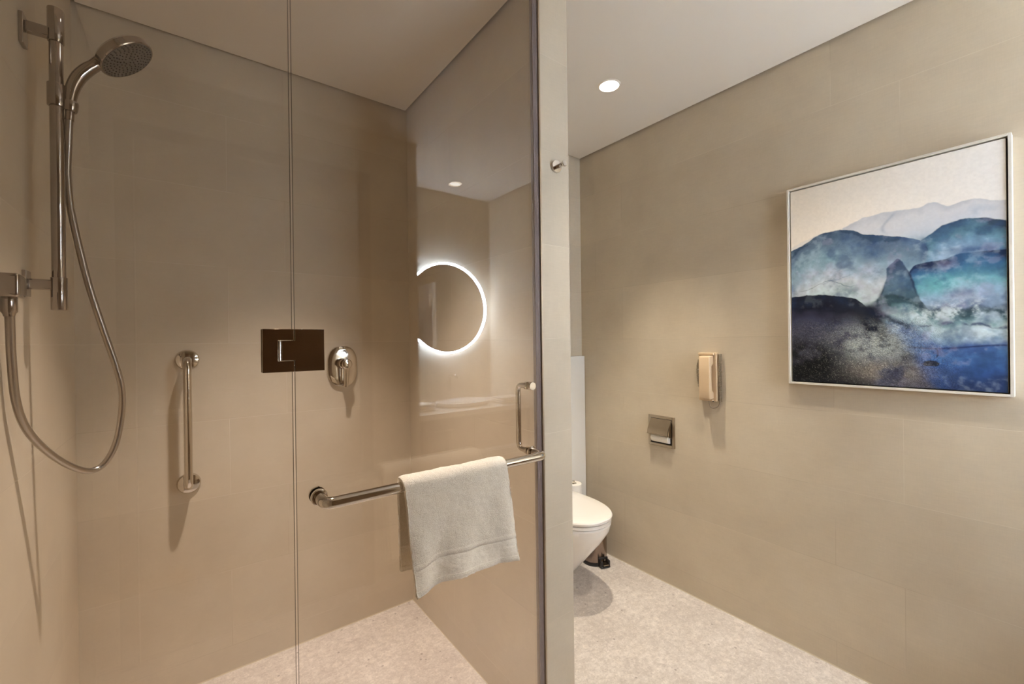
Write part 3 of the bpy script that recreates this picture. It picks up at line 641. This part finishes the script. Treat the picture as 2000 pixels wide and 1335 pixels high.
# ---------------------------------------------------------------- recessed paper holder
tp = thing('paper_holder', 'recessed chrome toilet paper holder with hinged flap on the right wall', 'toilet paper holder', (XR, 1.331, .709))
Y0, Y1, Z0, Z1 = 1.2545, 1.4085, .7095, .8685
m = MB(); b_ = .014
m.box(XR-.009, XR-.0005, Y0, Y0+b_, Z0, Z1); m.box(XR-.009, XR-.0005, Y1-b_, Y1, Z0, Z1); m.box(XR-.009, XR-.0005, Y0+b_, Y1-b_, Z0, Z0+b_); m.box(XR-.009, XR-.0005, Y0+b_, Y1-b_, Z1-b_, Z1)
m.build('frame', BRUSHED, tp, bevel=.0015)
MB().box(XR-.0025, XR-.0006, Y0+b_, Y1-b_, Z0+b_, Z1-b_).build('recess', SLOT, tp)
# curved flap hinged at the top, tilting out
prof = []
for q in np.linspace(0, 1, 12): prof.append((XR-.008-.034*math.sin(q*PI/2)**1.2, Z1-b_-.002-.074*q))
prof2 = [(x+.0025, z-.001) for x, z in prof]
m = MB(); ring = prof+prof2[::-1]
m.loft([[(x, Y0+.019, z) for x, z in ring], [(x, Y1-.016, z) for x, z in ring]])
m.cyl((XR-.043, Y0+.019, Z1-b_-.077), (XR-.043, Y1-.016, Z1-b_-.077), .0030)
m.build('flap', BRUSHED, tp)
m = MB()
sp = [(XR-.004, Z1-b_-.004)]+[(x+.003, z) for x, z in prof]+[(XR-.034, Z1-b_-.084), (XR-.004, Z1-b_-.10)]
m.loft([[(x, Y0+.0165, z) for x, z in sp], [(x, Y0+.0185, z) for x, z in sp]])
m.build('side_cheek', CHROME, tp)
m = MB(); 
pr = [(XR-.004, Z0+.062), (XR-.026, Z0+.060), (XR-.032, Z0+.045), (XR-.024, Z0+.026), (XR-.004, Z0+.020)]
m.loft([[(x, Y0+.024, z) for x, z in pr], [(x, Y1-.026, z) for x, z in pr]]); m.build('paper_roll', PAPER, tp, bevel=.004)

# ---------------------------------------------------------------- toilet
TX = 1.537
tl = thing('toilet', 'white wall-hung toilet with closed lid, half hidden by the partition wall', 'toilet', (TX, 1.87, .1))
def dshape(z, hw, yf, yb, n=48, e=2.3):
    """rounded D outline: rounded front at yf, straight back at yb"""
    out = []; ym = yf+min((yb-yf)*.62, .30)
    for k in range(n+1):
        t_ = PI*k/n; c, s_ = math.cos(t_), math.sin(t_)
        out.append((TX+hw*math.copysign(abs(c)**(2/e), c), ym-(ym-yf)*abs(s_)**(2/e), z))
    out.append((TX-hw*.97, yb, z)); out.append((TX+hw*.97, yb, z)); return out
YP = 1.872
m = MB(); yc = YP-.001
m.loft([dshape(.042, .082, 1.65, yc), dshape(.046, .096, 1.615, yc), dshape(.10, .108, 1.562, yc), dshape(.16, .118, 1.510, yc), dshape(.22, .131, 1.458, yc), dshape(.28, .149, 1.408, yc), dshape(.325, .165, 1.376, yc), dshape(.355, .175, 1.358, yc), dshape(.384, .179, 1.351, yc), dshape(.390, .176, 1.356, yc)])
m.build('bowl', WHITE_C, tl, ang=50)
MB().loft([dshape(.3905, .162, 1.372, 1.80), dshape(.3945, .163, 1.371, 1.80), dshape(.3955, .178, 1.350, 1.80), dshape(.4085, .178, 1.350, 1.80), dshape(.4095, .175, 1.354, 1.80)]).build('seat', WHITE_C, tl)
MB().loft([dshape(.4096, .162, 1.372, 1.80), dshape(.4138, .163, 1.371, 1.80), dshape(.4145, .178, 1.348, 1.80), dshape(.4165, .179, 1.346, 1.80), dshape(.425, .180, 1.345, 1.80), dshape(.430, .176, 1.349, 1.797), dshape(.4325, .165, 1.362, 1.79), dshape(.434, .12, 1.42, 1.77)]).build('lid', WHITE_C, tl)
m = MB(); 
for x in (TX-.07, TX+.07): m.cyl((x-.02, 1.815, .418), (x+.02, 1.815, .418), .011)
m.box(TX-.12, TX+.12, 1.80, YP-.001, .399, .414); m.build('lid_hinge', WHITE_C, tl)
cs = thing('cistern_panel', 'tall flat white cistern panel on the wall behind the toilet', 'cistern', (1.5, YT, .0))
MB().box(1.06, XR-.003, YP, YT-.0005, .004, 1.172).build('panel', WHITE_P, cs, bevel=.002)
m = MB()
for x in (1.47, 1.56): m.box(x-.03, x+.03, YP-.005, YP-.0003, .98, 1.04)
m.build('flush_plate', CHROME, cs, bevel=.001)

# spare roll on a slim stand
sr = thing('roll_stand', 'slim chrome floor stand behind the toilet, holding the spare roll', 'toilet roll stand', (1.792, 1.800, 0))
m = MB(); m.lathe((1.792, 1.800, 0.0005), (0, 0, 1), [(0, .042), (.004, .042), (.008, .038)], 40); m.cyl((1.792, 1.800, .008), (1.792, 1.800, .440), .006, 16); m.lathe((1.792, 1.800, .438), (0, 0, 1), [(0, .006), (.002, .011), (.010, .011), (.013, .007)], 24)
m.lathe((1.792, 1.800, .334), (0, 0, 1), [(0, .030), (.003, .030)], 30); m.build('stand', CHROME, sr)
m = MB(); o_ = (1.792, 1.800, .3375)
m.lathe(o_, (0, 0, 1), [(0, .020), (0, .046), (.001, .048), (.097, .048), (.099, .046), (.099, .020), (0, .020)], 48, cap0=False, cap1=False)
tag(m.build('toilet_roll', PAPER), 'white spare toilet roll standing upright behind the toilet lid', 'toilet roll')

# pedal bin
BX, BYY = 1.862, 1.705
pb = thing('pedal_bin', 'small steel pedal bin with black base between toilet and right wall', 'bin', (BX, BYY, 0))
MB().lathe((BX, BYY, .018), (0, 0, 1), [(0, .0690), (.002, .0700), (.225, .0700)], 56).build('body', STEEL, pb)
MB().lathe((BX, BYY, .0005), (0, 0, 1), [(0, .0715), (.004, .0735), (.014, .0735), (.0185, .0715)], 56).build('base_ring', BLACKP, pb)
MB().lathe((BX, BYY, .2435), (0, 0, 1), [(0, .0715), (.008, .0715), (.020, .060), (.028, .035), (.030, .01)], 56).build('lid', STEEL, pb)
pd = Vector((-.30, -1, 0)).normalized(); px = Vector((1, -.30, 0)).normalized(); c0 = Vector((BX, BYY, 0))+pd*.066+px*.012
def obox(m, c, ax, ay, hx, y0, y1, z0, z1, tilt=0):
    vs = [];
    for sx_ in (-hx, hx):
        for yy in (y0, y1):
            for zz in (z0, z1): vs.append(c+ax*sx_+ay*yy+Vector((0, 0, zz)))
    m.add(vs, [(0, 1, 3, 2), (4, 6, 7, 5), (0, 4, 5, 1), (2, 3, 7, 6), (0, 2, 6, 4), (1, 5, 7, 3)])
m = MB(); obox(m, c0-px*.023, px, pd, .006, 0, .034, .004, .040); obox(m, c0+px*.023, px, pd, .006, 0, .034, .004, .040)
obox(m, c0, px, pd, .029, .0, .010, .038, .050); obox(m, c0, px, pd, .029, .0, .036, .002, .010)
m.build('pedal_guard', BLACKP, pb, bevel=.003)
m = MB(); obox(m, c0, px, pd, .0165, .004, .040, .017, .021); m.build('pedal', BRUSHED, pb, bevel=.001)

# ---------------------------------------------------------------- vanity side, seen only as a reflection in the door
MZ, MX, MR = 1.524, 1.572, .343
mr = thing('round_mirror', 'round backlit mirror with glowing white rim, seen reflected in the shower door', 'mirror', (MX, YV, MZ-MR))
MIRR = simple('mirror_silver', srgb(225, 222, 216), .01, 1, var=.002)
MB().lathe((MX, YV+.028, MZ), (0, 1, 0), [(0, MR-.014), (.0075, MR-.014)], 96).build('mirror_glass', MIRR, mr)
m = MB(); m.lathe((MX, YV+.030, MZ), (0, 1, 0), [(0, MR-.0135), (.0045, MR-.0135), (.0045, MR), (0, MR), (0, MR-.0135)], 96, cap0=False, cap1=False)
m.build('light_rim', HALO_E, mr)
MB().lathe((MX, YV+.012, MZ), (0, 1, 0), [(0, MR-.012), (.015, MR-.012), (.015, MR-.022), (0, MR-.022), (0, MR-.012)], 96, cap0=False, cap1=False).build('light_strip', BACK_E, mr)
MB().lathe((MX, YV+.0005, MZ), (0, 1, 0), [(0, MR-.06), (.0275, MR-.06)], 64).build('backing', WHITE_P, mr)
tag(MB().box(XA+.001, XR-.001, YV+.001, -.42, .785, .82).build('vanity_counter', STONE, bevel=.002), 'pale stone vanity counter below the backlit mirror', 'counter')
vc = thing('vanity_cabinet', 'dark veneered vanity cabinet under the stone counter', 'cabinet', (1.52, -.66, .2))
MB().box(XA+.002, XR-.002, YV+.001, -.46, .24, .784).build('body', WOOD, vc, bevel=.002)
for x0, x1 in ((XA+.006, 1.52), (1.524, XR-.006)):
    d_ = MB().box(x0, x1, -.4598, -.442, .25, .775).build('drawer', WOOD, vc, bevel=.002)
    MB().box((x0+x1)/2-.07, (x0+x1)/2+.07, -.4418, -.43, .70, .71).build('handle', BRUSHED, d_)
bs = MB(); ov = lambda z, a, b: [(MX+a*math.cos(2*PI*k/48), -.66+b*math.sin(2*PI*k/48), z) for k in range(48)]
bs.loft([ov(.821, .19, .14), ov(.835, .205, .15), ov(.850, .21, .155), ov(.852, .202, .147), ov(.838, .19, .14), ov(.828, .12, .08)])
tag(bs.build('wash_basin', WHITE_C, ang=60), 'white oval basin on the vanity counter under the mirror', 'basin')
tp2 = MB(); tp2.tube(bent([(MX, -.862, .8205), (MX, -.862, 1.02), (MX, -.76, 1.02), (MX, -.76, 1.0)], .02), .011)
tag(tp2.build('basin_tap', CHROME), 'chrome tap behind the basin on the vanity counter', 'tap')
def folded(x, y, zz, lab):
    m = MB()
    for k in range(3):
        m.box(x-.09, x+.09, y-.06, y+.06, zz+.0008+k*.0155, zz+.0155+k*.0155)
    tag(m.build('folded_towel', PAPER, bevel=.006, seg=3), lab, 'towel', 'folded white towels on the vanity counter')
folded(1.20, -.60, .82, 'folded white towel on the vanity counter, at the end away from the right wall')
folded(1.88, -.55, .82, 'folded white towel on the vanity counter, beside the right wall')
